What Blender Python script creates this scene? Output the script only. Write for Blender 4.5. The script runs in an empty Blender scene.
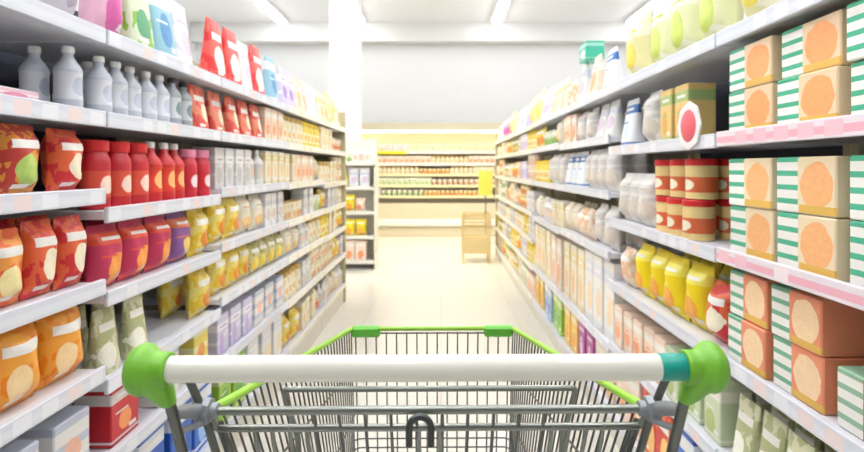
import bpy, math, random
from mathutils import Vector, Matrix
random.seed(11)
PI = math.pi
sc = bpy.context.scene
C = sc.collection
F, EYE, PX, PY, IW, IH = 526.0, 1.2, 441.0, 168.0, 864, 452     # focal length in pixels, eye height, principal point

# ------------------------------------------------------------------ helpers
def lin(h):
    h = h.lstrip('#')
    out = []
    for i in (0, 2, 4):
        c = int(h[i:i+2], 16) / 255
        out.append(c / 12.92 if c <= .04045 else ((c + .055) / 1.055) ** 2.4)
    return (*out, 1.0)

class MB:
    def __init__(s): s.v, s.f, s.m = [], [], []
    def add(s, vs, fs, mi=0):
        b = len(s.v); s.v += [tuple(p) for p in vs]
        for f in fs: s.f.append(tuple(b + i for i in f)); s.m.append(mi)
    def box(s, x0, x1, y0, y1, z0, z1, ch=0, mi=0):
        if ch <= 0:
            vs = [(x, y, z) for z in (z0, z1) for y in (y0, y1) for x in (x0, x1)]
            s.add(vs, [(0,2,3,1), (4,5,7,6), (0,1,5,4), (2,6,7,3), (0,4,6,2), (1,3,7,5)], mi); return
        # chamfered box: per corner three vertices
        X, Y, Z = (x0, x1), (y0, y1), (z0, z1)
        idx, vs = {}, []
        for i in (0, 1):
            for j in (0, 1):
                for k in (0, 1):
                    sx, sy, sz = (ch if i == 0 else -ch), (ch if j == 0 else -ch), (ch if k == 0 else -ch)
                    idx[i,j,k,0] = len(vs); vs.append((X[i], Y[j]+sy, Z[k]+sz))
                    idx[i,j,k,1] = len(vs); vs.append((X[i]+sx, Y[j], Z[k]+sz))
                    idx[i,j,k,2] = len(vs); vs.append((X[i]+sx, Y[j]+sy, Z[k]))
        fs = []
        def q(l, flip): fs.append(tuple(reversed(l)) if flip else tuple(l))
        for a in (0, 1):
            q([idx[a,0,0,0], idx[a,1,0,0], idx[a,1,1,0], idx[a,0,1,0]], a == 0)
            q([idx[0,a,0,1], idx[1,a,0,1], idx[1,a,1,1], idx[0,a,1,1]], a == 1)
            q([idx[0,0,a,2], idx[1,0,a,2], idx[1,1,a,2], idx[0,1,a,2]], a == 0)
        for a in (0, 1):
            for b in (0, 1):
                q([idx[a,b,0,0], idx[a,b,0,1], idx[a,b,1,1], idx[a,b,1,0]], (a == b))
                q([idx[a,0,b,0], idx[a,0,b,2], idx[a,1,b,2], idx[a,1,b,0]], (a != b))
                q([idx[0,a,b,1], idx[0,a,b,2], idx[1,a,b,2], idx[1,a,b,1]], (a == b))
        for i in (0, 1):
            for j in (0, 1):
                for k in (0, 1):
                    q([idx[i,j,k,0], idx[i,j,k,1], idx[i,j,k,2]], (i+j+k) % 2 == 0)
        s.add(vs, fs, mi)
    def loft(s, rings, cap=True, mi=0, closed=True):
        n = len(rings[0]); vs = [p for r in rings for p in r]; fs = []
        for a in range(len(rings) - 1):
            for i in range(n if closed else n - 1):
                j = (i + 1) % n
                fs.append((a*n+i, a*n+j, (a+1)*n+j, (a+1)*n+i))
        if cap:
            fs.append(tuple(range(n-1, -1, -1))); fs.append(tuple(range((len(rings)-1)*n, len(rings)*n)))
        s.add(vs, fs, mi)
    def lathe(s, prof, n=20, axis='z', o=(0,0,0), mi=0, cap=True):
        rings = []
        for h, r in prof:
            ring = []
            for i in range(n):
                a = 2 * PI * i / n
                c, d = max(r, 1e-5) * math.cos(a), max(r, 1e-5) * math.sin(a)
                p = (c, d, h) if axis == 'z' else ((h, c, d) if axis == 'x' else (d, h, c))
                ring.append((p[0]+o[0], p[1]+o[1], p[2]+o[2]))
            rings.append(ring)
        s.loft(rings, cap, mi)
    def tube(s, pts, r, n=8, mi=0):
        pts = [Vector(p) for p in pts]; rings = []; up = None
        for i, p in enumerate(pts):
            t = ((pts[i+1] - p).normalized() if i < len(pts)-1 else Vector()) + ((p - pts[i-1]).normalized() if i else Vector())
            t.normalize()
            if up is None:
                up = t.orthogonal().normalized()
            up = (up - t * up.dot(t)).normalized()
            sd = t.cross(up)
            rr = r[i] if isinstance(r, (list, tuple)) else r
            rings.append([p + up * rr * math.cos(2*PI*k/n) + sd * rr * math.sin(2*PI*k/n) for k in range(n)])
        s.loft(rings, True, mi)
    def mesh(s, name, mats, smooth=35):
        me = bpy.data.meshes.new(name); me.from_pydata(s.v, [], s.f)
        for m in (mats if isinstance(mats, (list, tuple)) else [mats]): me.materials.append(m)
        if any(s.m): me.polygons.foreach_set('material_index', s.m)
        if smooth:
            me.polygons.foreach_set('use_smooth', [True] * len(s.f)); me.update()
            me.set_sharp_from_angle(angle=math.radians(smooth))
        me.update()
        return me
    def build(s, name, mats, parent=None, loc=None, smooth=35):
        o = bpy.data.objects.new(name, s.mesh(name, mats, smooth)); C.objects.link(o)
        if parent is not None: o.parent = parent
        if loc: o.location = loc
        return o

def fillet(pts, rad, k=5):
    pts = [Vector(p) for p in pts]; out = [pts[0]]
    for i in range(1, len(pts)-1):
        a, p, b = pts[i-1], pts[i], pts[i+1]
        da, db = (a-p), (b-p)
        r = min(rad, da.length*.45, db.length*.45)
        p0, p1 = p + da.normalized()*r, p + db.normalized()*r
        for j in range(k+1):
            t = j / k
            out.append(p0*(1-t)**2 + p*2*t*(1-t) + p1*t*t)
    out.append(pts[-1]); return out

def tag(o, label=None, cat=None, group=None, kind=None):
    for k, v in (('label', label), ('category', cat), ('group', group), ('kind', kind)):
        if v: o[k] = v
    return o
def empty(name, loc=(0,0,0), rz=0, **kw):
    o = bpy.data.objects.new(name, None); C.objects.link(o); o.location = loc; o.rotation_euler.z = rz
    o.empty_display_size = .05
    return tag(o, **kw)
def dup(root):
    r = root.copy(); C.objects.link(r)
    for ch in list(root.children):
        c = ch.copy(); C.objects.link(c); c.parent = r
    return r

# ------------------------------------------------------------------ node materials
class NT:
    def __init__(s, name):
        s.mat = bpy.data.materials.new(name); s.mat.use_nodes = True
        s.t = s.mat.node_tree; s.b = s.t.nodes['Principled BSDF']
    def n(s, typ, **kw):
        x = s.t.nodes.new(typ)
        for k, v in kw.items(): setattr(x, k, v)
        return x
    def put(s, sock, v):
        if hasattr(v, 'links') or isinstance(v, bpy.types.NodeSocket): s.t.links.new(v, sock)
        else: sock.default_value = v
    def math(s, op, a, b=0.0, c=None):
        x = s.n('ShaderNodeMath', operation=op); s.put(x.inputs[0], a); s.put(x.inputs[1], b)
        if c is not None: s.put(x.inputs[2], c)
        return x.outputs[0]
    def mix(s, fac, a, b):
        x = s.n('ShaderNodeMix', data_type='RGBA'); s.put(x.inputs[0], fac); s.put(x.inputs[6], a); s.put(x.inputs[7], b)
        return x.outputs[2]
    def between(s, v, a, b): return s.math('MULTIPLY', s.math('GREATER_THAN', v, a), s.math('LESS_THAN', v, b))
    def both(s, a, b): return s.math('MULTIPLY', a, b)
    def noise(s, vec, scale, w=None, detail=2):
        x = s.n('ShaderNodeTexNoise', noise_dimensions='4D' if w is not None else '3D')
        s.put(x.inputs['Vector'], vec); x.inputs['Scale'].default_value = scale; x.inputs['Detail'].default_value = detail
        if w is not None: s.put(x.inputs['W'], w)
        return x.outputs[0]
    def coords(s, which='Generated'):
        tc = s.n('ShaderNodeTexCoord'); sep = s.n('ShaderNodeSeparateXYZ'); s.t.links.new(tc.outputs[which], sep.inputs[0])
        return tc.outputs[which], sep.outputs[0], sep.outputs[1], sep.outputs[2]

def plain(name, h, rough=.5, metal=0.0, spec=None, bump=0, noise_amt=0, scale=40):
    t = NT(name); t.b.inputs['Roughness'].default_value = rough; t.b.inputs['Metallic'].default_value = metal
    col = lin(h)
    if noise_amt:
        v, x, y, z = t.coords('Object')
        nz = t.noise(v, scale)
        dark = tuple(c * (1 - noise_amt) for c in col[:3]) + (1,)
        t.put(t.b.inputs['Base Color'], t.mix(nz, dark, col))
        if bump:
            bp = t.n('ShaderNodeBump'); bp.inputs['Strength'].default_value = bump; bp.inputs['Distance'].default_value = .002
            t.put(bp.inputs['Height'], nz); t.put(t.b.inputs['Normal'], bp.outputs[0])
    else:
        t.b.inputs['Base Color'].default_value = col
    if spec is not None: t.b.inputs['Specular IOR Level'].default_value = spec
    return t.mat
def glow(name, h, strength):
    t = NT(name); t.b.inputs['Base Color'].default_value = lin(h)
    t.b.inputs['Emission Color'].default_value = lin(h); t.b.inputs['Emission Strength'].default_value = strength
    return t.mat

def pack(name, base, acc, pic, style='band', rough=.38):
    """printed packaging: bands, a picture spot and small strips in the pack's own coordinates"""
    t = NT(name); b = t.b
    v, u, d, z = t.coords('Generated')
    oi = t.n('ShaderNodeObjectInfo'); rnd = oi.outputs['Random']
    w = t.math('MULTIPLY', rnd, 23.0)
    B, A, P, W = lin(base), lin(acc), lin(pic), lin('f4f1ea')
    nz = t.noise(v, 4.5, w)
    fine = t.noise(v, 14.0, w)
    du = t.math('SUBTRACT', u, .5)
    def ell(cu, cz, ru, rz):
        a = t.math('DIVIDE', t.math('SUBTRACT', u, cu), ru); c = t.math('DIVIDE', t.math('SUBTRACT', z, cz), rz)
        return t.math('LESS_THAN', t.math('ADD', t.math('MULTIPLY', a, a), t.math('MULTIPLY', c, c)), t.math('ADD', .7, t.math('MULTIPLY', nz, .6)))
    q = random.Random(name); cu, cz, ru, rz = q.uniform(.34,.66), q.uniform(.28,.42), q.uniform(.2,.36), q.uniform(.15,.25)
    Pm = t.mix(t.math('SMOOTHSTEP', fine, .48, .62) if False else t.math('MULTIPLY', fine, 1.0), P, tuple(min(1, c * 1.35 + .04) for c in P[:3]) + (1,))
    slant = t.math('ADD', z, t.math('MULTIPLY', u, q.choice((-.35, .25, .4, -.2))))
    col = B
    if style == 'band':
        col = t.mix(t.between(z, .70, .88), col, A)
        col = t.mix(ell(cu, cz, ru, rz), col, Pm)
        col = t.mix(t.both(t.between(z, .50, .53), t.between(u, .15, .6)), col, A)
        col = t.mix(t.both(t.between(z, .13, .2), t.between(u, .62, .88)), col, W)
        col = t.mix(t.both(t.between(z, .765, .815), t.between(u, .2, .8)), col, W)
        col = t.mix(t.between(z, .06, .10), col, A)
    elif style == 'mottle':
        col = t.mix(t.math('GREATER_THAN', nz, .50), col, A)
        col = t.mix(t.between(slant, .42, .60), col, A)
        col = t.mix(ell(cu, cz, ru, rz), col, Pm)
        col = t.mix(t.both(t.between(z, .1, .16), t.between(u, .2, .55)), col, W)
        col = t.mix(t.both(t.between(z, .66, .78), t.between(u, .15, .85)), col, W)
    elif style == 'split':
        lines = t.math('GREATER_THAN', t.math('FRACT', t.math('MULTIPLY', z, 4.0)), .62)
        left = t.math('LESS_THAN', u, .40)
        col = t.mix(left, col, W)
        col = t.mix(t.both(left, lines), col, A)
        col = t.mix(ell(.70, .5, .26, .40), col, Pm)
        col = t.mix(t.both(t.between(z, .02, .16), t.between(u, .42, 1.0)), col, lin('e0b455'))
    elif style == 'stripe':
        col = t.mix(t.math('GREATER_THAN', t.math('FRACT', t.math('MULTIPLY', z, 3.0)), .6), col, A)
        col = t.mix(ell(.5, .5, .25, .18), col, Pm)
    elif style == 'label':
        col = t.mix(t.between(z, .2, .66), col, A)
        col = t.mix(t.both(ell(.5, .42, .28, .16), t.between(z, .2, .66)), col, Pm)
    elif style == 'soft':
        col = t.mix(t.between(z, .62, .80), col, A)
        col = t.mix(t.between(slant, .30, .38), col, A)
        col = t.mix(ell(cu, cz, ru, rz), col, Pm)
        col = t.mix(t.both(t.between(z, .69, .73), t.between(u, .2, .8)), col, P)
    hsv = t.n('ShaderNodeHueSaturation'); hsv.inputs['Hue'].default_value = .5
    t.put(hsv.inputs['Value'], t.math('ADD', .92, t.math('MULTIPLY', rnd, .14)))
    t.put(hsv.inputs['Color'], col); t.put(b.inputs['Base Color'], hsv.outputs[0])
    b.inputs['Roughness'].default_value = rough
    return t.mat

M = {}
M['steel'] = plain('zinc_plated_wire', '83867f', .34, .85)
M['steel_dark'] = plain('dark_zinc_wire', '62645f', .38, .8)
M['knuckle'] = plain('grey_hinge_plastic', '8a8e92', .4, .35)
M['hook'] = plain('black_rubber_coating', '3a3d3c', .35, .3)
M['handle'] = plain('cream_handle_plastic', 'e2dfd2', .18)
M['teal'] = plain('teal_sleeve_plastic', '069080', .35)
M['green'] = plain('lime_green_plastic', '6cab28', .38, noise_amt=.06, scale=60)
M['rail_green'] = plain('lime_rail_plastic', '92c83a', .35)
M['clip_green'] = plain('leaf_green_clip_plastic', '64b83c', .35)
M['tyre'] = plain('grey_rubber', '3b3b3d', .6)
M['shelf'] = plain('white_shelf_enamel', 'e2e3e8', .4, noise_amt=.05, scale=9)
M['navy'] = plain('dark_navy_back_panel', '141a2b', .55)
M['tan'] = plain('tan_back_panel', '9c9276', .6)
M['cream_back'] = plain('cream_back_panel', 'd6cca6', .6)  # paler panel for the farthest bays, bright haze put into its colour
M['upright'] = plain('olive_upright_enamel', 'bdb592', .5)
M['plinth'] = plain('pale_plinth_enamel', 'e6e2d6', .45)

def rail_mat(name, base, band, tags):
    t = NT(name); v, x, y, z = t.coords('Object')
    cell = t.math('MULTIPLY', y, 13.0); fr = t.math('FRACT', cell); wn = t.n('ShaderNodeTexWhiteNoise', noise_dimensions='1D')
    t.put(wn.inputs['W'], t.math('FLOOR', cell))
    oi = t.n('ShaderNodeObjectInfo')
    g = t.coords('Generated')[3]
    r = t.math('FRACT', t.math('ADD', wn.outputs[0], oi.outputs['Random']))
    col = t.mix(t.between(g, .22, .62), lin(base), lin(band))
    tagm = t.both(t.both(t.between(fr, .12, .74), t.between(g, .12, .86)), t.math('GREATER_THAN', r, .5))
    tc = t.mix(t.math('GREATER_THAN', r, .86), lin(tags[0]), lin(tags[1]))
    t.put(t.b.inputs['Base Color'], t.mix(tagm, col, tc)); t.b.inputs['Roughness'].default_value = .35
    return t.mat
M['rail'] = rail_mat('white_price_rail', 'd6d9e2', 'dee1e8', ('e8e9ee', 'ead9d6'))
M['rail_pink'] = rail_mat('pink_lined_price_rail', 'ece0e6', 'eeb2c0', ('f0c4ce', 'f3e6e8'))
M['rail_cream'] = rail_mat('cream_price_rail', 'ece9df', 'f2efe4', ('f6f2e6', 'f0e2a8'))

# ------------------------------------------------------------------ the room
def floor_mat():
    t = NT('cream_floor_tiles'); v, x, y, z = t.coords('Object')
    br = t.n('ShaderNodeTexBrick'); br.offset = 0.0
    t.put(br.inputs['Vector'], v); br.inputs['Scale'].default_value = 1.0
    br.inputs['Brick Width'].default_value = .6; br.inputs['Row Height'].default_value = .6
    br.inputs['Mortar Size'].default_value = .004; br.inputs['Mortar Smooth'].default_value = .2
    br.inputs['Color1'].default_value = lin('e4e1d8'); br.inputs['Color2'].default_value = lin('e1ded4'); br.inputs['Mortar'].default_value = lin('d6cfbf')
    nz = t.noise(v, 3.0)
    t.put(t.b.inputs['Base Color'], t.mix(t.math('MULTIPLY', nz, .12), br.outputs[0], lin('d8cfbc')))
    t.b.inputs['Roughness'].default_value = .22
    return t.mat
def struct(name, x0, x1, y0, y1, z0, z1, mat):
    m = MB(); m.box(x0, x1, y0, y1, z0, z1)
    return tag(m.build(name, mat, smooth=0), kind='structure')
RX, RY0, RY1, RZ = 4.6, -1.6, 9.9, 3.87
wallm = plain('white_wall_paint', 'e6e7e8', .7, noise_amt=.03, scale=3)
struct('floor', -RX, RX, RY0, RY1+.1, -.1, 0, floor_mat())
struct('ceiling', -RX, RX, RY0, RY1+.1, RZ, RZ+.1, plain('white_ceiling_paint', 'f5f6f9', .8))
struct('wall_back', -RX, RX, RY1, RY1+.1, 0, RZ, wallm)
struct('wall_left', -RX-.1, -RX, RY0, RY1+.1, 0, RZ, wallm)
struct('wall_right', RX, RX+.1, RY0, RY1+.1, 0, RZ, wallm)
struct('pillar', -1.70, -1.27, 8.0, 8.43, 0, RZ, plain('white_pillar_paint', 'f1f1f0', .7, noise_amt=.03, scale=3))
struct('trim_1', -RX, RX, RY1-.28, RY1, 3.52, RZ, plain('pale_grey_soffit_paint', 'dcdcda', .7))

# ceiling strip lights
lamp_body = plain('white_lamp_housing', 'e8e8e8', .5)
LAMP = 74.0
tube_mat = glow('fluorescent_tube', 'fbfcff', LAMP)
tube_far = glow('bright_fluorescent_tube', 'fbfcff', LAMP * .385)
first = {}
lamps = []
for xi, x in enumerate((-2.85, -1.45, -.2, 1.0, 3.4)):  # the middle line is added and unseen, to brighten the near aisle
    for yi, y in enumerate((-.3, 1.6, 3.5, 5.4, 7.2, 8.85)):
        far = yi >= 3
        if xi == 2 and yi == 5: continue
        if far not in first:
            r = empty('ceiling_light', (x, y, RZ))
            m = MB(); m.box(-.11, .11, -.62, .62, -.05, -.001, .01); m.build('housing', lamp_body, r)
            for s in (-.05, .05):
                m = MB(); m.lathe([(-.59, .008), (-.585, .014), (.585, .014), (.59, .008)], 10, 'y', (s, 0, -.066)); m.build('tube', tube_far if far else tube_mat, r)
            first[far] = r
        else:
            r = dup(first[far]); r.location = (x, y, RZ)
        lamps.append((r, xi, yi))
ORD = 'first second third fourth fifth sixth seventh eighth ninth tenth eleventh twelfth thirteenth fourteenth fifteenth sixteenth seventeenth eighteenth nineteenth twentieth'.split()
def nth(i): return ORD[i] if i < 20 else '%d%s' % (i+1, {1:'st',2:'nd',3:'rd'}.get((i+1) % 10 if (i+1) % 100 not in (11,12,13) else 0, 'th'))
COLN = ('leftmost', 'second', 'middle', 'fourth', 'rightmost')
for r, xi, yi in lamps:
    tag(r, f'twin-tube white ceiling light, {COLN[xi]} line from the left, {nth((4 if xi == 2 else 5)-yi)} from the back wall', 'ceiling light', 'ceiling lights over the aisle')

# ------------------------------------------------------------------ shelving bays
def bay(face, side, y0, y1, levels, back_mat, railm, label, end=False, top=1.74):
    """side -1: left of the aisle (faces +x), +1: right. local x grows INTO the shelf."""
    r = empty('gondola_shelving', (face * side, y0, 0), 0, label=label, cat='shelving', group='shelving bays along the aisle')
    L = y1 - y0
    def bx(name, a, b, y_0, y_1, z0, z1, mat, par=r, ch=0.002):
        m = MB(); xa, xb = sorted((a*side, b*side)); m.box(xa, xb, y_0, y_1, z0, z1, ch)
        return m.build(name, mat, par)
    bx('back_panel', .40, .43, .003, L-.003, 0, top, back_mat)
    for yy in (.0, L-.03):
        bx('upright', .365, .395, yy+.001, yy+.029, .0, top, M['upright'])
    bx('plinth', .02, .36, .004, L-.004, 0, levels[0]-.03, M['plinth'])
    for k, z in enumerate(levels):
        d0 = .014
        s = bx('shelf', d0, .362, .004, L-.004, z-.013, z+.010, M['shelf'])
        bx('price_rail', 0, .0125, .004, L-.004, z-.021, z+.019, railm[k] if isinstance(railm, list) else railm, s)
    if end:
        bx('end_panel', .005, .43, L+.001, L+.03, 0, end, M['upright'])
    return r
LX, RXF = .85, .74
LEFT = [(.42, 1.34, [.16,.44,.68,.90,1.13,1.325,1.535]), (1.34, 2.04, [.16,.44,.64,.865,1.08,1.325,1.535]),
        (2.04, 2.94, [.16,.44,.68,.89,1.105,1.325,1.535]), (2.94, 3.84, [.16,.43,.68,.885,1.10,1.325,1.535]), (3.84, 4.70, [.16,.43,.67,.88,1.07,1.325,1.535])]
RIGHT = [(.42, 1.42, [.12,.42,.69,.97,1.278,1.545]), (1.42, 2.33, [.12,.42,.69,.965,1.275,1.545]),
         (2.33, 3.30, [.12,.40,.81,1.08,1.33,1.545]), (3.30, 4.30, [.12,.40,.80,1.08,1.34,1.545]), (4.30, 5.30, [.12,.38,.60,.82,1.08,1.34,1.54]),
         (5.30, 6.30, [.12,.38,.60,.82,1.08,1.34,1.54]), (6.30, 7.20, [.12,.38,.60,.82,1.08,1.34,1.54])]
for i, (a, b, lv) in enumerate(LEFT):
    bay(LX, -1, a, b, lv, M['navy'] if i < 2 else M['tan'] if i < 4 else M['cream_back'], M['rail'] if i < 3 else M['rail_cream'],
        f'white seven-shelf store shelving on the left of the aisle, {("bay nearest the camera", "second bay from camera", "third bay from camera", "fourth bay", "bay at far end")[i]}', end=1.70 if i == 4 else False)
for i, (a, b, lv) in enumerate(RIGHT):
    rm = M['rail'] if i < 4 else M['rail_cream']
    if i == 0: rm = [M['rail'], M['rail'], M['rail'], M['rail_pink'], M['rail_pink'], M['rail']]
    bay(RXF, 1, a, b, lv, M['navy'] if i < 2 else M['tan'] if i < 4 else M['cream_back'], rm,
        f'white store shelving on the right of the aisle, {("bay nearest the camera with pink rails", "second bay from camera", "third bay from camera", "fourth bay from camera", "third bay from far end", "second bay from far end", "bay at far end")[i]}', end=1.68 if i == 6 else False)

# ------------------------------------------------------------------ product shapes (local: width x, depth y with the front at -y, base z=0)
def carton(w, h, d, mt):
    m = MB(); m.box(-w/2, w/2, 0, d, 0, h, min(.003, w*.04))
    m.box(-w/2+.006, w/2-.006, d*.47, d*.53, h-.0005, h+.0008)            # the flap seam on top
    m.box(-w/2+.002, w/2-.002, -.0006, .0006, h*.93, h*.945)              # folded flap edge
    return [(m, mt, None)]
def bag(w, h, d, mt, crimp=.055):
    m = MB(); nu, nv = 10, 14; F_, B_ = [], []
    ph = random.uniform(0, 6)
    for j in range(nv+1):
        v = j/nv; fr, bk = [], []
        c = min(1, max(0, (v-crimp)/.18)) * min(1, max(0, (1-crimp-v)/.2))
        wv = w * (1 - .10*math.sin(PI*min(1,max(0,v)))*c)
        for i in range(nu+1):
            u = i/nu
            e = max(0, 1-abs(2*u-1)**2.6)**.62
            t = d/2 * e * (c**.55) * (1 + .10*math.sin(9*u+ph+7*v)) + .0012
            z = v*h + (.0022*(i % 2) if j in (0, nv) else 0)
            x = (u-.5)*wv
            fr.append((x, d/2-t, z)); bk.append((x, d/2+t*.85, z))
        F_.append(fr); B_.append(bk)
    rings = [F_[j] + B_[j][::-1] for j in range(nv+1)]
    m.loft(rings, True)
    return [(m, mt, None)]
def pouch(w, h, d, mt):
    m = MB(); n = 20; rings = []
    for j in range(11):
        v = j/10
        dy = d * (1-.9*v**1.3) * (.92 if v == 0 else 1); ww = w*(1-.05*math.sin(PI*v)); p = 3.2 - 1.2*v*.3
        if v > .93: dy = .004
        ring = []
        for i in range(n):
            a = 2*PI*i/n; cx, cy = math.cos(a), math.sin(a)
            ring.append((ww/2*math.copysign(abs(cx)**(2/p), cx), d/2 + dy/2*math.copysign(abs(cy)**(2/p), cy), v*h))
        rings.append(ring)
    m.loft(rings); return [(m, mt, None)]
def bottle(w, h, d, mt, cap):
    r = w/2; m = MB()
    m.lathe([(0,.82*r),(.01*h,.95*r),(.03*h,r),(.26*h,r),(.30*h,.95*r),(.56*h,.95*r),(.60*h,r),(.64*h,.98*r),(.72*h,.78*r),(.80*h,.48*r),(.84*h,.38*r),(.90*h,.36*r)], 18, o=(0,r,0))
    c = MB(); c.lathe([(.895*h,.40*r),(.90*h,.44*r),(.985*h,.43*r),(h,.38*r)], 14, o=(0,r,0))
    return [(m, mt, None), (c, cap, 'cap')]
def jar(w, h, d, mt, cap):
    r = w/2; m = MB()
    m.lathe([(0,.86*r),(.02*h,.97*r),(.05*h,r),(.66*h,r),(.74*h,.94*r),(.80*h,.80*r),(.84*h,.78*r)], 18, o=(0,r,0))
    c = MB(); c.lathe([(.835*h,.86*r),(.84*h,.90*r),(.985*h,.90*r),(h,.84*r)], 18, o=(0,r,0))
    return [(m, mt, None), (c, cap, 'lid')]
def tin(w, h, d, mt, cap):
    r = w/2; m = MB()
    m.lathe([(0,.96*r),(.01*h,r),(.03*h,r),(.04*h,.965*r),(.80*h,.965*r),(.81*h,r),(.83*h,r)], 20, o=(0,r,0))
    c = MB(); c.lathe([(.831*h,.98*r),(.84*h,1.0*r),(.97*h,1.0*r),(h-.0005,.95*r),(h,.9*r),(h-.004,.86*r)], 20, o=(0,r,0))
    return [(m, mt, None), (c, cap, 'lid')]
def can(w, h, d, mt, cap):
    r = w/2; m = MB()
    m.lathe([(0,.9*r),(.02*h,.95*r),(.05*h,r),(.94*h,r),(.96*h,.95*r)], 18, o=(0,r,0))
    c = MB(); c.lathe([(.955*h,.955*r),(.985*h,.955*r),(h,.93*r),(h-.001,.89*r),(.975*h,.86*r)], 18, o=(0,r,0))
    return [(m, mt, None), (c, cap, 'rim')]
def cup(w, h, d, mt, cap):
    r = w/2; m = MB()
    m.lathe([(0,.70*r),(.02*h,.74*r),(.92*h,.97*r),(.93*h,r),(.96*h,r)], 18, o=(0,r,0))
    c = MB(); c.lathe([(.961*h,1.0*r),(.985*h,1.01*r),(h,.98*r)], 18, o=(0,r,0))
    return [(m, mt, None), (c, cap, 'lid')]
KIND = dict(carton=carton, bag=bag, pouch=pouch, bottle=bottle, jar=jar, tin=tin, can=can, cup=cup)
CAT = dict(carton='carton', bag='bag', pouch='pouch', bottle='bottle', jar='jar', tin='tin', can='can', cup='cup')
NAME = dict(carton='food_carton', bag='snack_bag', pouch='food_pouch', bottle='bottle', jar='lidded_jar', tin='lidded_tin', can='food_can', cup='noodle_cup')
caps = {k: plain(k+'_cap_plastic', h, .4) for k, h in dict(white='f0efec', red='c81e22', yellow='f0cf3a', green='3f9a4c', gold='c9a75a', silver='c4c6c8', blue='3568b0', pink='e78ba8', black='2a2a30').items()}

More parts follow.
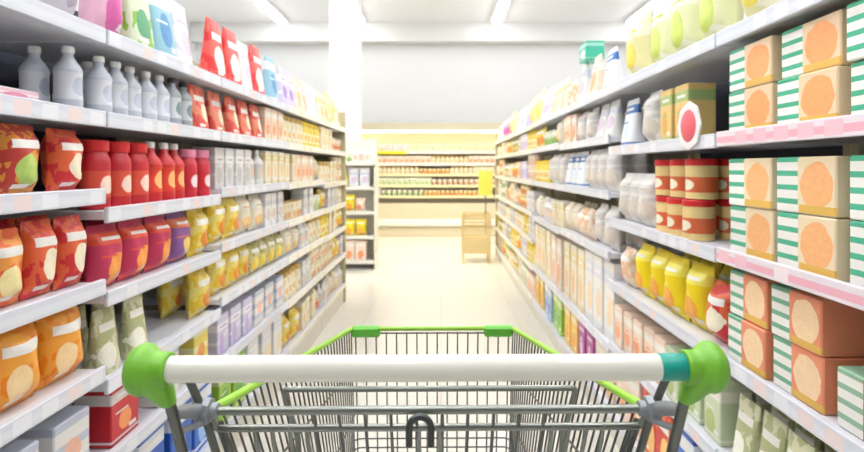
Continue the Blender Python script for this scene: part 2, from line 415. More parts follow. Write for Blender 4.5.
# type: kind, width, height, depth, words, base, accent, picture, style, cap
T = {
 'mauve_bag': ('bag', .15,.25,.10, 'mauve snack bag', 'd3a0c4', 'efe0ea', 'b55f9e', 'mottle', 0),
 'pink_bag': ('bag', .14,.24,.09, 'pink snack bag', 'e7b4c8', 'f1e3e6', 'c8589a', 'band', 0),
 'greybag': ('bag', .15,.25,.10, 'pale grey snack bag', 'c9c3cc', 'e6e0e4', '9a8fa0', 'soft', 0),
 'green_pouch': ('pouch', .13,.24,.09, 'green food pouch', '86bb3c', 'd9e6c4', '3c8a5c', 'mottle', 0),
 'blue_pouch': ('pouch', .13,.24,.09, 'sky blue food pouch', '8fbfd0', 'e3edee', '3f7fae', 'band', 0),
 'lilac_pouch': ('pouch', .12,.23,.09, 'lilac food pouch', 'd4cbe2', 'f1edf4', '9277b8', 'soft', 0),
 'yellow_pouch': ('pouch', .10,.13,.08, 'yellow food pouch', 'e6c63c', 'f5ebb8', 'c68e2c', 'band', 0),
 'red_pouch': ('pouch', .13,.25,.09, 'red food pouch', 'd63434', 'e85d55', 'f0d6cc', 'mottle', 0),
 'red_small_pouch': ('pouch', .11,.17,.08, 'bright red pouch', 'd8463c', 'e98464', 'f2d9b8', 'mottle', 0),
 'white_pouch': ('pouch', .12,.23,.09, 'white food pouch', 'efeeea', 'd6dbe6', 'c4b4c4', 'soft', 0),
 'peach_pouch': ('pouch', .12,.22,.09, 'peach food pouch', 'f0d8c0', 'f6ece0', 'e0a070', 'soft', 0),
 'cream_pouch': ('pouch', .12,.22,.09, 'cream food pouch', 'f3ead0', 'e9d9a6', 'd9a95c', 'soft', 0),
 'straw_bag': ('bag', .17,.27,.11, 'straw yellow noodle bag', 'ece6a8', 'f5f2d6', 'dccb52', 'soft', 0),
 'lime_bag': ('bag', .16,.25,.10, 'pale lime noodle bag', 'e3e6b4', 'f2f1d8', 'b6c65a', 'soft', 0),
 'yellow_bag': ('bag', .13,.20,.09, 'bright yellow snack bag', 'f2d81c', 'f7ea62', 'e89a2a', 'band', 0),
 'gold_bag': ('bag', .12,.17,.08, 'golden yellow snack bag', 'eec830', 'f4e07a', 'd9822a', 'mottle', 0),
 'orange_bag': ('bag', .16,.20,.11, 'orange snack bag', 'ef8a16', 'f4a63a', 'f6c894', 'mottle', 0),
 'maroon_bag': ('bag', .13,.18,.09, 'maroon snack bag', '7e1c2a', '5c1622', 'a9b85a', 'mottle', 0),
 'amber_bag': ('bag', .13,.17,.09, 'amber snack bag', 'd98f34', 'b83a30', '9db65a', 'mottle', 0),
 'crimson_bag': ('bag', .12,.17,.09, 'crimson snack bag', 'c2202e', 'a31a34', 'f0cf6a', 'mottle', 0),
 'scarlet_bag': ('bag', .12,.17,.09, 'scarlet snack bag', 'cf2f36', 'e2663c', 'f2dcc0', 'mottle', 0),
 'coral_bag': ('bag', .12,.16,.08, 'coral snack bag', 'ea6a3c', 'f2a04c', 'f4d79a', 'mottle', 0),
 'magenta_bag': ('bag', .12,.17,.08, 'magenta snack bag', 'c83a5e', 'e2553a', 'f0923a', 'band', 0),
 'violet_bag': ('bag', .12,.17,.08, 'violet snack bag', '8a5a96', 'e07a50', 'eac060', 'band', 0),
 'olive_bag': ('bag', .11,.16,.08, 'olive snack bag', 'a9a24e', 'd9d09a', 'e0c03c', 'mottle', 0),
 'pale_bag': ('bag', .12,.17,.08, 'cream snack bag', 'efe4cc', 'f5efe2', 'e0b878', 'soft', 0),
 'apricot_bag': ('bag', .12,.16,.08, 'apricot snack bag', 'efc49c', 'f5e4d0', 'd9704a', 'mottle', 0),
 'grey_bottle': ('bottle', .062,.158,.062, 'grey-white bottle', 'c6cad4', 'e2e4ea', 'aeb4c4', 'label', 'white'),
 'dark_bottle': ('bottle', .062,.165,.062, 'grey-green bottle', 'a3aab0', 'd6dadd', '6a7f80', 'label', 'black'),
 'red_jar': ('jar', .078,.182,.078, 'red jar', 'c02430', 'd6503c', 'f2c8b8', 'label', 'red'),
 'red_bottle': ('bottle', .072,.19,.072, 'red bottle with white cap', 'cc2a30', 'd8402c', 'f0a86a', 'label', 'white'),
 'pinklid_jar': ('jar', .076,.175,.076, 'red jar with pink lid', 'c8283a', 'c22030', 'f2d0d4', 'label', 'pink'),
 'flat_pink': ('carton', .13,.028,.18, 'flat pink carton', 'e6bcc8', 'f0e6e8', 'c87a94', 'stripe', 0),
 'white_carton': ('carton', .085,.17,.09, 'white carton', 'eceae8', 'd2d4da', 'c9b6a8', 'soft', 0),
 'grey_carton': ('carton', .085,.165,.09, 'light grey carton', 'd4d2d2', 'e9e7e6', 'b0aca8', 'soft', 0),
 'cream_carton': ('carton', .09,.17,.09, 'cream carton', 'f1e9d2', 'e8d69c', 'e2b878', 'band', 0),
 'peach_carton': ('carton', .09,.17,.09, 'peach carton', 'f0d4bc', 'f5ead8', 'dd8c5c', 'band', 0),
 'sage_carton': ('carton', .09,.17,.09, 'sage green carton', 'd2dcb8', 'efeedd', 'a4b46a', 'band', 0),
 'lilac_carton': ('carton', .09,.17,.09, 'lilac carton', 'd8d0e4', 'f0edf2', 'a795c4', 'soft', 0),
 'green_cream': ('pouch', .09,.17,.07, 'cream and green packet', 'd8d6b4', 'b2b686', 'eeead2', 'mottle', 0),
 'cup_carton': ('carton', .18,.108,.12, 'peach and teal noodle carton', 'f0d2ac', '3fae86', 'e9995c', 'split', 0),
 'cup_carton_b': ('carton', .18,.120,.12, 'cream and teal noodle carton', 'f0dcb8', '48b08c', 'eba56c', 'split', 0),
 'red_carton': ('carton', .16,.115,.12, 'red and orange carton', 'd2502e', '8fb89a', 'eaa05c', 'split', 0),
 'salmon_carton': ('carton', .16,.115,.12, 'salmon carton', 'e8906a', '6fae8c', 'f0c49a', 'split', 0),
 'amber_carton': ('carton', .09,.18,.09, 'amber carton', 'e6c67c', 'a9bf78', 'd09a3c', 'band', 0),
 'blue_white': ('pouch', .13,.20,.09, 'white and blue pouch', 'edf0f2', '3d70b4', 'c9d6e6', 'band', 0),
 'redlid_tin': ('tin', .098,.125,.098, 'yellow tin with red lid', 'e9cf8e', 'd9683c', 'f0e4c4', 'label', 'red'),
 'white_pack': ('bag', .12,.20,.09, 'white bag', 'efece6', 'dcd9d6', 'cfc6b8', 'soft', 0),
 'tallwhite': ('carton', .14,.36,.12, 'tall white carton', 'eeebe4', 'dfe3ea', 'e8c9a4', 'band', 0),
 'tallcream': ('carton', .13,.34,.12, 'tall cream carton', 'f2e6cc', 'efdca4', 'e0aa6c', 'band', 0),
 'tallpeach': ('carton', .13,.33,.12, 'tall peach carton', 'f0d8c4', 'f4e8da', 'd98a5c', 'band', 0),
 'purple_tall': ('carton', .13,.25,.12, 'tall purple carton', 'a83c8c', 'c257a4', 'e6b6d6', 'band', 0),
 'amber_tall': ('carton', .13,.25,.12, 'tall amber carton', 'ecbe4a', 'f2d88a', 'd9862c', 'band', 0),
 'green_tall': ('carton', .12,.24,.12, 'tall lime carton', '98c43c', 'd6e49a', '4f9a3c', 'band', 0),
 'blue_tall': ('carton', .12,.24,.12, 'tall pale blue carton', 'a9c4e4', 'e6ecf4', '4a7fc0', 'band', 0),
 'royal_tall': ('carton', .14,.25,.12, 'tall royal blue carton', '2f62c0', 'e8edf6', '88aee4', 'band', 0),
 'orange_tall': ('carton', .13,.24,.12, 'tall orange carton', 'e8641e', 'c8302a', 'f4b45a', 'mottle', 0),
 'red_tall': ('carton', .13,.19,.10, 'upright red carton', 'c4242e', 'e0d8d4', 'e88a4a', 'band', 0),
 'navy_box': ('carton', .12,.17,.12, 'navy blue carton', '2c3c66', 'aab4c8', 'dfe2ea', 'band', 0),
 'white_box': ('carton', .12,.16,.10, 'white and grey striped carton', 'e9e6e2', 'c4c8d6', 'd8a48c', 'stripe', 0),
 'yellow_box': ('carton', .11,.16,.10, 'yellow and cream striped carton', 'ecd65c', 'f4ecb0', 'd98a3a', 'stripe', 0),
 'lilac_box': ('carton', .11,.16,.10, 'lilac and white carton', 'cfcae0', 'eeeaf2', 'b09ac8', 'soft', 0),
 'teal_box': ('carton', .13,.10,.10, 'teal carton', '4cc0a0', 'a8e0d0', 'e6f4ee', 'band', 0),
 'mauve_box': ('carton', .16,.24,.12, 'mauve and tan carton', 'c8a6a0', 'e6cfae', 'd8b06a', 'band', 0),
 'cream_jar': ('jar', .075,.165,.075, 'cream jar', 'f0e4c0', 'f6f0dc', 'd9ae5c', 'label', 'gold'),
 'yellow_jar': ('jar', .075,.165,.075, 'yellow jar', 'efd65a', 'f5eebc', 'd6a02c', 'label', 'yellow'),
 'white_bottle': ('bottle', .066,.17,.066, 'white bottle', 'eeece8', 'd9d6d0', 'e2bca0', 'label', 'white'),
 'amber_can': ('can', .072,.105,.072, 'amber food can', 'e9c46c', 'f2e2b4', 'cc7a3c', 'band', 'silver'),
 'cream_can': ('can', .072,.105,.072, 'cream food can', 'f1e8d0', 'e6d2a0', 'd49a5c', 'band', 'gold'),
 'peach_cup': ('cup', .088,.11,.088, 'peach noodle cup', 'f2d2b4', 'f6ecdc', 'da7f4c', 'band', 'white'),
 'green_cup': ('cup', .088,.11,.088, 'pale green noodle cup', 'dbe4c0', 'f2f0e0', '8cb05c', 'band', 'white'),
}
packm, protos = {}, {}
def product(key, hmax=9, scale=1.0):
    kind, w, h, d, words, base, acc, pic, style, cap = T[key]
    w, d = w*scale, d*scale
    h = min(h, hmax); h = round(h-.003, 2) if h < T[key][2] - .004 else h
    k = (key, round(h, 3), round(w, 3))
    if k in protos:
        r = dup(protos[k])
    else:
        if key not in packm: packm[key] = pack(key + '_print', base, acc, pic, style)
        a = (w, h, d, packm[key]) + ((caps[cap],) if cap else ())
        parts = KIND[kind](*a); r = None
        for m, mt, nm in parts:
            o = m.build(nm or NAME[kind], mt, r)
            if r is None: r = o
        protos[k] = r
    return r, w, h, d

items = []     # (object, side words, shelf index, key, y, level, row)
def place(key, x, y, z, rz, hmax, scale=1.0, jit=.04):
    r, w, h, d = product(key, hmax, scale)
    r.location = (x, y, z); r.rotation_euler = (0, 0, rz + random.uniform(-jit, jit))
    return r, w, h, d
GROUND = .011
def run(side, bayi, lev, y0, y1, key, n=1, scale=1.0, setback=.02, rows=1, tilt=.03):
    """a run of one product along a shelf from y0 to y1, n high, rows deep"""
    tab = LEFT if side < 0 else RIGHT
    face = LX if side < 0 else RXF
    a, b, lv = tab[bayi]
    z = lv[lev] + GROUND
    clear = (lv[lev+1] - lv[lev] - .026) if lev+1 < len(lv) else 9
    y0, y1 = max(y0, a+.012), min(y1, b-.012)
    kind, w, h, d = T[key][:4]; w, d = w*scale, d*scale
    cnt = max(1, int((y1-y0+.004) / (w+.006))); step = (y1-y0)/cnt
    if step < w: return
    for row in range(rows):
        for i in range(cnt):
            y = y0 + step*(i+.5); zz = z
            for q in range(n):
                sb = setback + random.uniform(0, .012) + row*(d+.016)
                if sb + d > .355: break
                o, w_, h_, d_ = place(key, side*(face+sb), y, zz+.0005, -PI/2*side, (clear-.012)/n, scale, tilt if kind != 'carton' else .012)
                items.append([o, side, lev, key, y, q if n > 1 else -1, row, (w_, h_, d_)])
                zz += h_ + .002

L, R = -1, 1
# ---- left side, near bays. shelf indices 0..6 from the floor
run(L,0,6,.62,1.34,'greybag'); 
run(L,0,6,1.02,1.33,'mauve_bag') if False else None
for a,b,k in ((1.35,1.50,'pink_bag'),(1.50,1.64,'green_pouch'),(1.64,1.78,'blue_pouch'),(1.78,1.91,'white_pouch'),(1.91,2.04,'lilac_pouch')): run(L,1,6,a,b,k)
for a,b,k in ((2.05,2.35,'red_pouch'),(2.35,2.50,'white_pouch'),(2.50,2.66,'red_pouch'),(2.66,2.94,'blue_pouch')): run(L,2,6,a,b,k)
for a,b,k in ((2.95,3.22,'lilac_pouch'),(3.22,3.50,'peach_pouch'),(3.5,3.84,'white_pouch')): run(L,3,6,a,b,k)
for a,b,k in ((3.85,4.15,'cream_pouch'),(4.15,4.45,'straw_bag'),(4.45,4.70,'cream_pouch')): run(L,4,6,a,b,k)
run(L,0,5,.70,1.16,'flat_pink',1,tilt=.01); run(L,0,5,1.225,1.335,'grey_bottle',rows=2)
run(L,1,5,1.345,1.72,'grey_bottle',rows=2); run(L,1,5,1.72,1.90,'dark_bottle',rows=2); run(L,1,5,1.90,2.035,'red_small_pouch')
run(L,2,5,2.05,2.62,'red_small_pouch'); run(L,2,5,2.62,2.93,'peach_carton'); 
run(L,0,4,.60,1.02,'maroon_bag',1,.85); run(L,0,4,1.02,1.22,'amber_bag',1,.8); run(L,0,4,1.22,1.335,'scarlet_bag',1,.85) 
run(L,1,4,1.345,1.60,'red_jar',rows=2); run(L,1,4,1.60,1.83,'red_bottle',rows=2); run(L,1,4,1.83,2.035,'pinklid_jar',rows=2)
run(L,2,4,2.05,2.42,'grey_carton'); run(L,2,4,2.42,2.62,'white_bottle'); run(L,2,4,2.62,2.93,'cream_carton')
run(L,0,3,.60,1.03,'crimson_bag',1,.8,rows=2); run(L,0,3,1.03,1.135,'coral_bag',1,.8,rows=2); run(L,0,3,1.135,1.335,'scarlet_bag',1,.75,rows=2)
run(L,1,3,1.345,1.75,'magenta_bag',rows=2); run(L,1,3,1.75,1.89,'violet_bag',rows=2); run(L,1,3,1.89,2.035,'gold_bag',rows=2)
run(L,2,3,2.05,2.33,'gold_bag',rows=2); run(L,2,3,2.33,2.62,'pale_bag',rows=2); run(L,2,3,2.62,2.93,'white_carton')
run(L,0,2,.60,1.335,'orange_bag',1,.8,rows=2)
run(L,1,2,1.345,1.62,'green_cream',rows=2); run(L,1,2,1.90,2.035,'gold_bag',rows=2)
run(L,2,2,2.05,2.45,'gold_bag',rows=2); run(L,2,2,2.45,2.93,'olive_bag',rows=2)
run(L,0,1,.62,1.0,'navy_box',rows=2); run(L,0,1,1.0,1.335,'white_box',rows=2)
run(L,1,1,1.345,1.58,'red_tall',rows=2); run(L,1,1,1.58,1.82,'white_box',rows=2); run(L,1,1,1.82,2.035,'yellow_box',rows=2)
run(L,2,1,2.05,2.45,'lilac_box',rows=2); run(L,2,1,2.45,2.93,'white_box',rows=2)
run(L,0,0,.70,1.335,'royal_tall'); run(L,1,0,1.345,2.035,'royal_tall'); run(L,2,0,2.05,2.35,'green_tall'); run(L,2,0,2.35,2.93,'tallwhite')
# ---- right side, near bays. shelf indices 0..5
run(R,0,5,.62,1.41,'straw_bag'); run(R,1,5,1.43,1.98,'lime_bag'); run(R,1,5,1.98,2.32,'straw_bag')
run(R,0,4,.60,1.405,'cup_carton',2); run(R,1,4,1.63,1.86,'amber_carton'); run(R,1,4,1.86,2.09,'white_pack'); run(R,1,4,2.09,2.32,'blue_white')
run(R,0,3,.60,1.405,'cup_carton_b',2); run(R,1,3,1.60,1.93,'redlid_tin',2,rows=2); run(R,1,3,1.94,2.32,'white_pack',rows=2)
run(R,0,2,.62,1.05,'red_carton',1,rows=2); run(R,0,2,1.05,1.405,'salmon_carton',2,rows=2); run(R,1,2,1.43,1.56,'scarlet_bag',rows=2); run(R,1,2,1.56,2.12,'yellow_bag',rows=2); run(R,1,2,2.12,2.32,'apricot_bag',rows=2)
run(R,0,1,.62,1.02,'apricot_bag',rows=2); run(R,0,1,1.02,1.405,'green_cream',rows=2); run(R,1,1,1.43,1.80,'sage_carton',rows=2); run(R,1,1,1.80,2.32,'peach_carton',rows=2)
run(R,0,0,.70,1.405,'royal_tall'); run(R,1,0,1.43,1.75,'royal_tall'); run(R,1,0,1.75,2.02,'orange_tall'); run(R,1,0,2.02,2.32,'tallpeach')
# third and fourth right bays
for a,b,k in ((2.34,2.58,'blue_white'),(2.58,2.82,'peach_pouch'),(2.82,3.06,'white_pouch'),(3.06,3.29,'apricot_bag')): run(R,2,5,a,b,k)
for a,b,k in ((2.34,2.66,'white_pouch'),(2.66,3.0,'white_pack'),(3.0,3.29,'peach_carton')): run(R,2,4,a,b,k)
for a,b,k in ((2.34,2.86,'white_pack'),(2.86,3.29,'blue_white')): run(R,2,3,a,b,k, rows=1 if k != 'white_pack' else 2)
for a,b,k in ((2.34,2.70,'white_pack'),(2.70,3.0,'apricot_bag'),(3.0,3.29,'pale_bag')): run(R,2,2,a,b,k,rows=2)
for a,b,k in ((2.34,2.80,'tallwhite'),(2.80,3.29,'tallcream')): run(R,2,1,a,b,k)
for a,b,k in ((2.34,2.62,'tallpeach'),(2.62,2.95,'purple_tall'),(2.95,3.29,'amber_tall')): run(R,2,0,a,b,k)
for a,b,k in ((3.31,3.62,'green_tall'),(3.62,3.92,'blue_tall'),(3.92,4.29,'amber_tall')): run(R,3,0,a,b,k)
for a,b,k in ((3.31,3.7,'tallpeach'),(3.7,4.29,'tallcream')): run(R,3,1,a,b,k)
run(R,3,3,3.31,3.80,'white_pack'); run(R,3,3,3.80,4.29,'yellow_jar')
# ---- far bays: short runs of goods, the distant haze put into their pale colours
PALE = ['cream_carton','peach_carton','white_carton','sage_carton','lilac_carton','cream_jar','white_bottle','pale_bag','apricot_bag','olive_bag','yellow_jar','gold_bag','cream_can','amber_can','peach_cup','green_cup','grey_carton']
TOPS = ['white_pouch','peach_pouch','cream_pouch','straw_bag','lilac_pouch','pink_bag']
rg = random.Random(5)
def auto(side, bayi, levs):
    a, b, lv = (LEFT if side < 0 else RIGHT)[bayi]
    for lev in levs:
        y = a + .012; lastk = None
        while y < b - .12:
            ln = min(rg.uniform(.22, .42), b-.012-y)
            if b - y - ln < .15: ln = b-.012-y
            k = rg.choice([q for q in (TOPS if lev == len(lv)-1 else PALE) if q != lastk]); lastk = k
            n = 2 if T[k][0] in ('can', 'cup') and lev+1 < len(lv) and lv[lev+1]-lv[lev] > .235 else 1
            run(side, bayi, lev, y, y+ln, k, n); y += ln + .004
auto(L, 3, [0,1,2,3,4,5]); auto(L, 4, [0,1,2,3,4,5])
auto(R, 3, [2,4,5]); auto(R, 4, range(7)); auto(R, 5, range(7)); auto(R, 6, range(7))

# ------------------------------------------------------------------ single things near the shelves
o, *_ = product('teal_box'); o.location = (RXF+.03, 2.86, 1.545+GROUND+.222); o.rotation_euler.z = -PI/2
tag(o, 'teal carton lying on top of the pouches, right shelving top shelf', 'carton'); teal = o
# round red price badge clipped to the right rail
r = empty('shelf_sign', (RXF-.003, 1.56, 1.325), 0, label='white price card with red disc clipped to the right shelf rail', cat='shelf sign')
m = MB(); m.lathe([(-.004, .072), (0, .074)], 8, 'x'); m.build('card', plain('white_sign_card', 'f2eeee', .5), r)
m = MB(); m.lathe([(-.0055, .046), (-.0042, .048)], 28, 'x'); m.build('disc', plain('red_sign_print', 'e4606a', .5), r)

# ------------------------------------------------------------------ chiller cabinet on the back wall
CY = 9.2
ch = empty('chiller_cabinet', (0, CY, 0), 0, label='long open white chiller cabinet of shelves along the back wall', cat='chiller')
cw0, cw1 = -2.3, 1.5
cream = plain('cream_chiller_enamel', 'efe9da', .45); tanp = plain('tan_kick_panel', 'd6cbae', .5)
def cb(name, x0, x1, y0, y1, z0, z1, mt, par=ch, chf=.004):
    m = MB(); m.box(x0, x1, y0, y1, z0, z1, chf); return m.build(name, mt, par)
cb('back_panel', cw0, cw1, .55, .60, 0, 2.0, cream)
cb('side_panel', cw0-.06, cw0, 0, .60, 0, 2.0, cream); cb('side_panel', cw1, cw1+.06, 0, .60, 0, 2.0, cream)
cb('canopy', cw0, cw1, .05, .549, 1.86, 2.0, plain('olive_canopy_enamel', 'cfc7ae', .5))
cb('kick_panel', cw0, cw1, .03, .10, 0, .17, tanp)
cb('bumper', cw0, cw1, -.03, .12, .18, .30, plain('white_bumper', 'f2eee2', .4), chf=.02)
cb('front_panel', cw0, cw1, .02, .08, .30, .58, tanp)
cb('well', cw0, cw1, .08, .549, .28, .34, cream)
lt = MB(); lt.lathe([(cw0+.1, .012), (cw1-.1, .012)], 8, 'x', (0, .10, 1.845)); lt.build('lamp_tube', glow('warm_chiller_tube', 'ffe6b0', 22), ch)  # tube added under the canopy to give the far end a warm glow
CZ = [.70, .89, 1.085, 1.275, 1.485]
for z in CZ:
    s = cb('shelf', cw0+.002, cw1-.002, .12, .548, z-.03, z, cream)
    cb('price_rail', cw0+.002, cw1-.002, .105, .119, z-.035, z+.012, M['rail_cream'], s)
ys = cb('promo_strip', -1.33, -.62, .098, .104, 1.445, 1.500, plain('yellow_strip_card', 'f2e234', .5)); ys['label'] = 'yellow promotional strip'
rg2 = random.Random(3)
chill_items = []
CK = {1.485: ['white_bottle','cream_carton','white_carton'], 1.275: ['peach_carton','cream_jar','peach_cup'], 1.085: ['cream_carton','amber_can','cream_jar'], .89: ['peach_cup','cream_can','sage_carton'], .70: ['white_carton','green_cup','amber_can'], .34: ['tallcream']}
for z, ks in CK.items():
    x = -1.62
    si = list(CK).index(z)
    while x < .95:
        k = rg2.choice(ks); nrun = rg2.randint(4, 8)
        for i in range(nrun):
            w = T[k][1]
            if x + w > .98: x = 2; break
            o, w_, h_, d_ = place(k, x+w/2, CY + (.14 if z > .5 else .10), z+.001, 0, .148 if z > .5 else .22, 1.0, .02)
            chill_items.append([o, si, k, x]); x += w + .007
# ------------------------------------------------------------------ free-standing displays beyond the shelving
ds = empty('display_stand', (-1.12, 6.2, 0), 0, label='pale five-shelf display stand beyond the far end of left shelving', cat='display stand')
def db(name, x0, x1, y0, y1, z0, z1, mt, par=ds, chf=.004):
    m = MB(); m.box(x0, x1, y0, y1, z0, z1, chf); return m.build(name, mt, par)
db('back_panel', -.33, .33, .26, .29, 0, 1.55, cream)
for s in (-1, 1): db('side_panel', min(s*.33, s*.35), max(s*.33, s*.35), 0, .29, 0, 1.35, cream)
DZ = [.10, .39, .68, .97, 1.26]
for z in DZ:
    s = db('shelf', -.329, .329,   .005, .259, z-.025, z, M['shelf']); db('price_rail', -.329, .329, -.008, .004, z-.03, z+.012, M['rail_cream'], s)
disp_items = []
for z, ks in zip(DZ, (['tallpeach'], ['yellow_bag'], ['yellow_bag','apricot_bag'], ['yellow_jar','white_pouch'], ['green_cup','white_bottle'])):
    x = -.31; k = ks[0]; n0 = 0
    while x < .30:
        if n0 and x > 0 and len(ks) > 1: k = ks[1]
        w = T[k][1]
        if x + w > .32: break
        o, *_ = place(k, -1.12 + x + w/2, 6.2 + .02, z+.001, 0, .24, 1.0, .02)
        disp_items.append([o, DZ.index(z), k, x]); x += w + .008; n0 += 1
# slatted bin
sb = empty('slatted_bin', (.45, 6.62, 0), 0, label='pale yellow slatted wooden bin standing at far end of right shelving', cat='bin')
wood = plain('pale_yellow_wood', 'e6cf94', .5, noise_amt=.15, scale=18)
for sx in (-.165, .165):
    for sy in (.02, .33):
        m = MB(); m.box(sx-.012, sx+.012, sy-.012, sy+.012, 0, .63, .002); m.build('leg', wood, sb)
m = MB(); m.box(-.178, .178, .000, .007, .12, .33, .002); m.build('front_panel', wood, sb)
for k in range(7):
    z = .345 + k*.041
    m = MB(); m.box(-.178, .178, .000, .007, z, z+.026, .002); m.box(-.178, .178, .343, .35, z, z+.026, .002)
    m.box(-.185, -.1785, 0, .35, z, z+.026, .002); m.box(.1785, .185, 0, .35, z, z+.026, .002)
    m.build('slat', wood, sb)
m = MB(); m.box(-.152, .152, .032, .318, .31, .33, .002); m.build('bottom_board', wood, sb)
sg = empty('sale_sign', (.575, 6.80, .331), 0, label='blank bright yellow card on a thin post above the slatted bin', cat='sign')
m = MB(); m.box(-.05, .05, -.05, .05, 0, .012, .003); m.lathe([(.012, .008), (.53, .008)], 10); m.build('post', M['steel'], sg)
m = MB(); m.box(-.09, .09, -.012, -.009, .52, .83, .001); m.build('card', plain('bright_yellow_card', 'f2e660', .5), sg)

# ------------------------------------------------------------------ the shopping cart
cart = empty('shopping_cart', (-.0126, .53, 0), .012, label='empty steel wire shopping cart with cream handle and lime green ends', cat='shopping cart')
HZ = .9985
m = MB(); m.lathe([(-.270, .0130), (.2325, .0130)], 32, 'x', (0, 0, HZ)); m.build('handle_bar', M['handle'], cart)['label'] = 'glossy cream handle bar'
m = MB(); m.lathe([(.2327, .0132), (.2330, .0134), (.2680, .0134), (.2683, .0132)], 32, 'x', (0, 0, HZ)); m.build('handle_sleeve', M['teal'], cart)['label'] = 'teal sleeve at the right handle end'
def end_cap(s):
    m = MB(); n = 28
    prof = [(.2585,.0138),(.2585,.0164),(.2600,.0170),(.2680,.0168),(.2725,.0176),(.2765,.0212),(.2805,.0248),(.2850,.0260),(.2905,.0243),(.2955,.0198),(.2995,.012),(.3005,.004)]
    m.lathe([(s*a, b) for a, b in prof], n, 'x', (0, 0, HZ))
    rings = []
    for dz, xi, xo, yc, ry in ((.004,.268,.2965,0,.0225),(-.010,.2625,.2965,.001,.0205),(-.018,.2600,.2915,.003,.0180),(-.026,.2590,.2845,.006,.0150),(-.034,.2590,.2775,.009,.0125),(-.041,.2595,.2715,.012,.0095)):
        rings.append([(s*((xi+xo)/2+(xo-xi)/2*math.copysign(abs(math.cos(2*PI*i/24))**.8, math.cos(2*PI*i/24))), yc+ry*math.sin(2*PI*i/24), HZ+dz) for i in range(24)])
    m.loft(rings)
    o = m.build('end_cap', M['green'], cart)
    rm = o.modifiers.new('r', 'REMESH'); rm.mode = 'VOXEL'; rm.voxel_size = .0010; rm.use_smooth_shade = True
    sm = o.modifiers.new('s', 'SMOOTH'); sm.factor = .5; sm.iterations = 8
    return o
end_cap(-1); end_cap(1)
FT = dict(x=.200, y=.77, z=.800); RR = dict(x=.2555, y=.09, z=.914)
BOT = .47
for s in (-1, 1):
    # handle post that drops from the cap to the chassis
    m = MB(); m.tube(fillet([(s*.2655,.010,.966), (s*.262,.034,.895), (s*.256,.10,.70), (s*.248,.15,.45), (s*.235,.20,.19)], .05), .0056, 12); m.build('handle_post', M['steel_dark'], cart)
    m = MB(); m.tube(fillet([(s*.2715,.050,.984), (s*.2685,.066,.957), (s*.2590,.078,.918), (s*.2480,.083,.872), (s*.232,.13,.74), (s*.215,.24,.49)], .03), .0046, 10); m.build('gate_post', M['steel_dark'], cart)
    m = MB(); m.tube([(s*.2495,.098,.898), (s*.2385,.102,.864), (s*.222,.15,.70), (s*.205,.255,.475)], .0044, 10); m.build('gate_side_wire', M['steel_dark'], cart)
    # hinge knuckle: a flat oval collar with a lobed rim around the bar end
    m = MB(); ring = []
    prof = [(.236,.010),(.237,.0135),(.240,.0145),(.246,.0150),(.252,.0135),(.254,.010)]
    m.lathe([(s*(a+.014), b) for a, b in prof], 8, 'x', (0, .078, .921))
    m.lathe([(s*(a+.014), b*.78) for a, b in ((.228,.008),(.229,.011),(.237,.0115),(.238,.009))], 20, 'x', (0, .078, .921))
    m.tube([(s*.262,.078,.921), (s*.2655,.048,.934), (s*.2650,.020,.945)], [.0085,.0080,.0055], 12)
    m.build('hinge_knuckle', M['knuckle'], cart)
    m = MB(); m.tube(fillet([(s*.2630,.027,.922), (s*.2620,.050,.915), (s*.2545,.076,.910)], .012), .0038, 8); m.build('hinge_link', M['knuckle'], cart)
# gate bars
m = MB(); m.tube([(-.247,.078,.9205), (.247,.078,.9205)], .0050, 12); m.build('gate_bar', M['steel'], cart)
m = MB(); m.tube(fillet([(-.2545,.082,.912), (-.2515,.094,.8935), (-.243,.094,.8925), (.243,.094,.8925), (.2515,.094,.8935), (.2545,.082,.912)], .008), .0043, 12); m.build('gate_bar', M['steel'], cart)
# child seat frame: upside-down U
m = MB(); m.tube(fillet([(-.196,.25,.80), (-.2075,.225,.874), (-.2075,.222,.8845), (.2075,.222,.8845), (.2075,.225,.874), (.196,.25,.80), (.19,.27,.6)], .016, 6), .0043, 10)
m.tube([(-.196,.25,.80), (-.19,.27,.6)], .0043, 10); m.build('seat_frame', M['steel'], cart)
# gate wires
def gate_y(z): return .094 + (.8925 - z) * .40
for k in (.0152, .0452, .0755, .1055, .1350):
    for s in (-1, 1):
        m = MB(); m.tube([(s*k,.0835,.9170), (s*k*.93, gate_y(BOT),BOT)], .0021, 6); m.build('gate_wire', M['steel_dark'], cart)
for k in (.0128, .146, .166, .187, .2075):
    for s in (-1, 1):
        m = MB(); m.tube([(s*k,.0965,.8915), (s*k*.995, .1005,.872), (s*k*.9, gate_y(BOT)+.004,BOT)], .0029, 8); m.lathe([(.0, .0010), (.001, .0024), (.004,.0024)], 10, 'y', (s*k, .0882, .8925))
        m.build('gate_wire', M['steel'], cart)
# black hook in the middle of the gate
arc = [(-.0125,.067,.885)] + [(-.0125*math.cos(a), .0660, .905+.0130*math.sin(a)) for a in [PI*i/12 for i in range(13)]] + [(.0125,.067,.885)]
m = MB(); m.tube([(x-.0103, y, z) for x, y, z in arc], .0040, 10); hk = m.build('hook', M['hook'], cart); hk['label'] = 'dark arched hook'
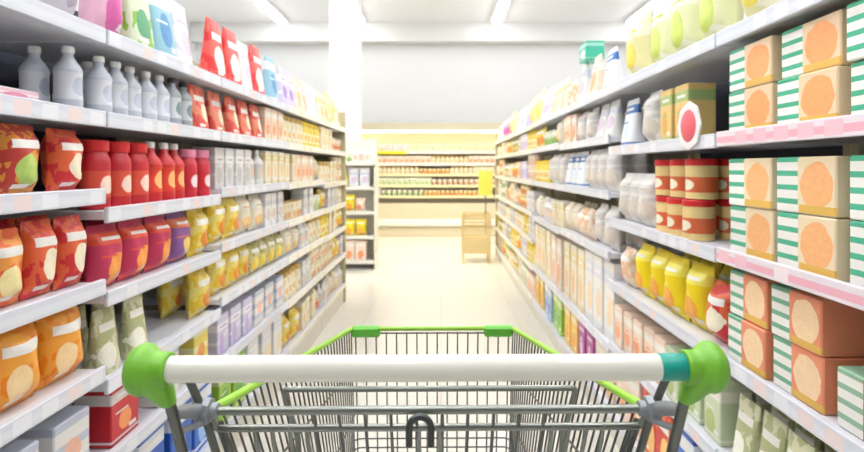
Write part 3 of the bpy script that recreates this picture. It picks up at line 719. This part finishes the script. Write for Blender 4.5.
# basket walls
def lerp(a, b, t): return a + (b-a)*t
def rail_pt(t, s): return Vector((s*lerp(RR['x'], FT['x'], t), lerp(RR['y'], FT['y'], t), lerp(RR['z'], FT['z'], t)))
def bot_pt(t, s): return Vector((s*lerp(.196, .190, t), lerp(.262, .765, t), lerp(BOT, .485, t)))
def side_pt(t, f, s): return rail_pt(t, s).lerp(bot_pt(t, s), f)
for s in (-1, 1):
    m = MB(); N = 30
    for i in range(N+1):
        t = i / N
        m.tube([rail_pt(t, s), bot_pt(t, s)], .0017, 6)
    for f, rr in ((.30, .0019), (.66, .0019), (1.0, .0024)):
        m.tube([side_pt(t/8, f, s) + Vector((-s*.003, 0, 0)) for t in range(9)], rr, 6)
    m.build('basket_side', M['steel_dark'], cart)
    m = MB(); m.tube([rail_pt(t/6, s) + Vector((0, 0, .002)) for t in range(7)], .0058, 12); m.build('side_rail', M['rail_green'], cart)
m = MB()
for i in range(16):
    x = -.189 + i*.0252
    m.tube([(x,.77,.795), (x*.965,.766,.486)], .0018, 6)
for z in (.536, .514):
    m.tube(fillet([(-.186,.70,z), (-.1905,.7625,z), (.1905,.7625,z), (.186,.70,z)], .02), .0018, 6)
m.tube([(-.19,.7655,.486), (.19,.7655,.486)], .0024, 6)
m.tube([(-.199,.7695,.7925), (.199,.7695,.7925)], .0024, 6)
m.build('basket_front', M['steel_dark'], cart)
m = MB(); m.tube([(-.198,.772,.8025), (.198,.772,.8025)], .0052, 12); m.build('front_rail', M['rail_green'], cart)
for s in (-1, 1):
    m = MB(); m.box(min(s*.128,s*.199), max(s*.128,s*.199), .760, .782, .7835, .8095, .005); m.build('corner_clip', M['clip_green'], cart)
m = MB()
for i in range(13):
    x = -.18 + i*.03; m.tube([(x*1.0,.265,BOT), (x*.98,.765,.484)], .0017, 6)
for i in range(5):
    y = .27 + i*.12; m.tube([(-.193,y,BOT-.003), (.193,y,BOT-.003)], .0024, 6)
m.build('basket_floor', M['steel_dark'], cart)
# chassis and castors
for s in (-1, 1):
    m = MB(); m.tube(fillet([(s*.235,.20,.19), (s*.225,.26,.165), (s*.175,.80,.165)], .06), .010, 12); m.tube(fillet([(s*.178,.76,.165), (s*.182,.74,.30), (s*.186,.66,.475)], .05), .007, 10); m.build('chassis_tube', M['steel'], cart)
m = MB(); m.tube([(-.222,.30,.165), (.222,.30,.165)], .008, 10); m.tube([(-.178,.78,.165), (.178,.78,.165)], .008, 10); m.build('chassis_cross_tube', M['steel'], cart)
for s in (-1, 1):
    for yy, xx in ((.27, .222), (.77, .176)):
        m = MB(); m.lathe([(.135,.018),(.155,.018)], 14, 'z', (s*xx, yy, 0))
        for q in (-1, 1): m.box(s*xx+q*.017-.0025, s*xx+q*.017+.0025, yy-.034, yy+.012, .055, .137, .001)
        cst = m.build('castor', M['steel'], cart)
        m = MB(); m.lathe([(-.011,.050),(-.009,.0585),(.009,.0585),(.011,.050)], 24, 'x', (s*xx, yy-.02, .0588)); m.build('wheel', M['tyre'], cst)

# ------------------------------------------------------------------ camera
cam = bpy.data.cameras.new('camera'); co = bpy.data.objects.new('camera', cam); C.objects.link(co)
co.location = (0, 0, EYE); co.rotation_euler = (PI/2, 0, 0)
cam.sensor_width = 36; cam.lens = F / IW * 36
cam.shift_x = -(PX - IW/2) / IW; cam.shift_y = (PY - IH/2) / IW
cam.clip_start = .02
cam.dof.use_dof = True; cam.dof.focus_distance = .80; cam.dof.aperture_fstop = 5.6
sc.camera = co

# ------------------------------------------------------------------ drop goods that nothing of the picture shows, then label the rest
bpy.context.view_layer.update()
dg = bpy.context.evaluated_depsgraph_get()
def px(p): return PX + F*p.x/p.y, PY + F*(EYE-p.z)/p.y
def in_frame(p, mx=0, my=0):
    if p.y < .1: return False
    u, v = px(p); return -mx < u < IW+mx and -my < v < IH+my
def shown(o):
    fam = {o.name} | {c.name for c in o.children}
    bb = [Vector(c) for c in o.bound_box]; lo = Vector(map(min, zip(*bb))); hi = Vector(map(max, zip(*bb)))
    for c in o.children:
        for q in c.bound_box: hi.z = max(hi.z, q[2])
    ins = False; org = Vector((0, 0, EYE)); mw = o.matrix_world
    pts = [Vector((lerp(lo.x, hi.x, a), lerp(lo.y, hi.y, b), lerp(lo.z, hi.z, c)))
           for c in (.97, .75, .5, .25, .08) for a in (.1, .3, .5, .7, .9) for b in (.1, .5)]
    for q in pts:
        p = mw @ q
        if not in_frame(p): continue
        ins = True
        d = (p - org); dist = d.length; d.normalize(); start = org.copy()
        hit, loc, nr, fi, ob, mt = sc.ray_cast(dg, start, d, distance=dist + .3)
        if hit and ob.name in fam: return True, ins
    return False, ins
def kill(o):
    for c in list(o.children): bpy.data.objects.remove(c)
    bpy.data.objects.remove(o)
protoset = set()
keep, dead = [], []
for it in items:
    o = it[0]; ok, ins = shown(o)
    c = o.matrix_world @ Vector((0, 0, it[7][1]/2))
    if ok or (it[6] == 0 and not ins and in_frame(c, 170, 60)): keep.append(it)
    else: dead.append(o)
kc = [t for t in chill_items if shown(t[0])[0]]; dead += [t[0] for t in chill_items if t not in kc]
kd = [t for t in disp_items if shown(t[0])[0]]; dead += [t[0] for t in disp_items if t not in kd]
for o in dead: kill(o)
def plural(t):
    a, _, b = t.partition(' with ')
    return a + ('es' if a.endswith('ch') else 's') + (' with ' + b if b else '')
SIDE = {-1: 'left', 1: 'right'}
by = {}
for it in keep: by.setdefault((it[1], it[2], it[3], it[5], it[6]), []).append(it)
for (side, lev, key, q, row), lst in by.items():
    lst.sort(key=lambda t: -t[4])
    words = T[key][4]; nl = 'top shelf' if False else f'{nth(lev)} shelf up'
    for i, it in enumerate(lst):
        lv = '' if q < 0 else ('lower ', 'upper ')[q]
        rw = 'second-row ' if row else ''
        tag(it[0], f'{rw}{lv}{words}, {nth(i)} from far end, {nl}, {SIDE[side]} shelving', CAT[T[key][0]], f'{plural(words)} on the {nth(lev)} shelf of the {SIDE[side]} shelving')
for lst_all, where, tot in ((kc, 'back wall chiller', 1), (kd, 'far display stand', 1)):
    by = {}
    for t in lst_all: by.setdefault((t[1], t[2]), []).append(t)
    for (si, key), lst in by.items():
        lst.sort(key=lambda t: t[3])
        lev = (5 - si) if where.startswith('back') else si
        words = T[key][4]
        nm = 'in the bottom well' if where.startswith('back') and lev == 0 else f'{nth(lev - (1 if where.startswith("back") else 0))} shelf up'
        for i, t in enumerate(lst):
            tag(t[0], f'{words}, {nth(i)} from the left, {nm}, {where}', CAT[T[key][0]], f'{plural(words)}, {nm}, {where}')
print('PRODUCTS', len(keep), 'removed', len(dead), 'chiller', len(kc), 'stand', len(kd))

# ------------------------------------------------------------------ light
w = bpy.data.worlds.new('store_light'); sc.world = w; w.use_nodes = True
bg = w.node_tree.nodes['Background']; bg.inputs[0].default_value = (.93, .965, 1.0, 1); bg.inputs[1].default_value = .36
for x in (-.6, .5):  # two added spots, unseen, that warm the end of the aisle
    l = bpy.data.lights.new('warm_ceiling_spot', 'SPOT'); l.energy = 230; l.color = (1, .86, .58); l.spot_size = math.radians(95); l.spot_blend = .8; l.shadow_soft_size = .15
    lo = bpy.data.objects.new('warm_ceiling_spot', l); C.objects.link(lo); lo.location = (x, 6.6, RZ-.12); lo.rotation_euler = (math.radians(14), 0, 0)
vs = sc.view_settings
sc.display_settings.display_device = 'sRGB'
vs.view_transform = 'Standard'; vs.look = 'None'; vs.gamma = 1; vs.use_curve_mapping = False
vs.exposure = 0.0
sc.cycles.use_denoising = True
sc.cycles.max_bounces = 8
sc.cycles.sample_clamp_indirect = 6
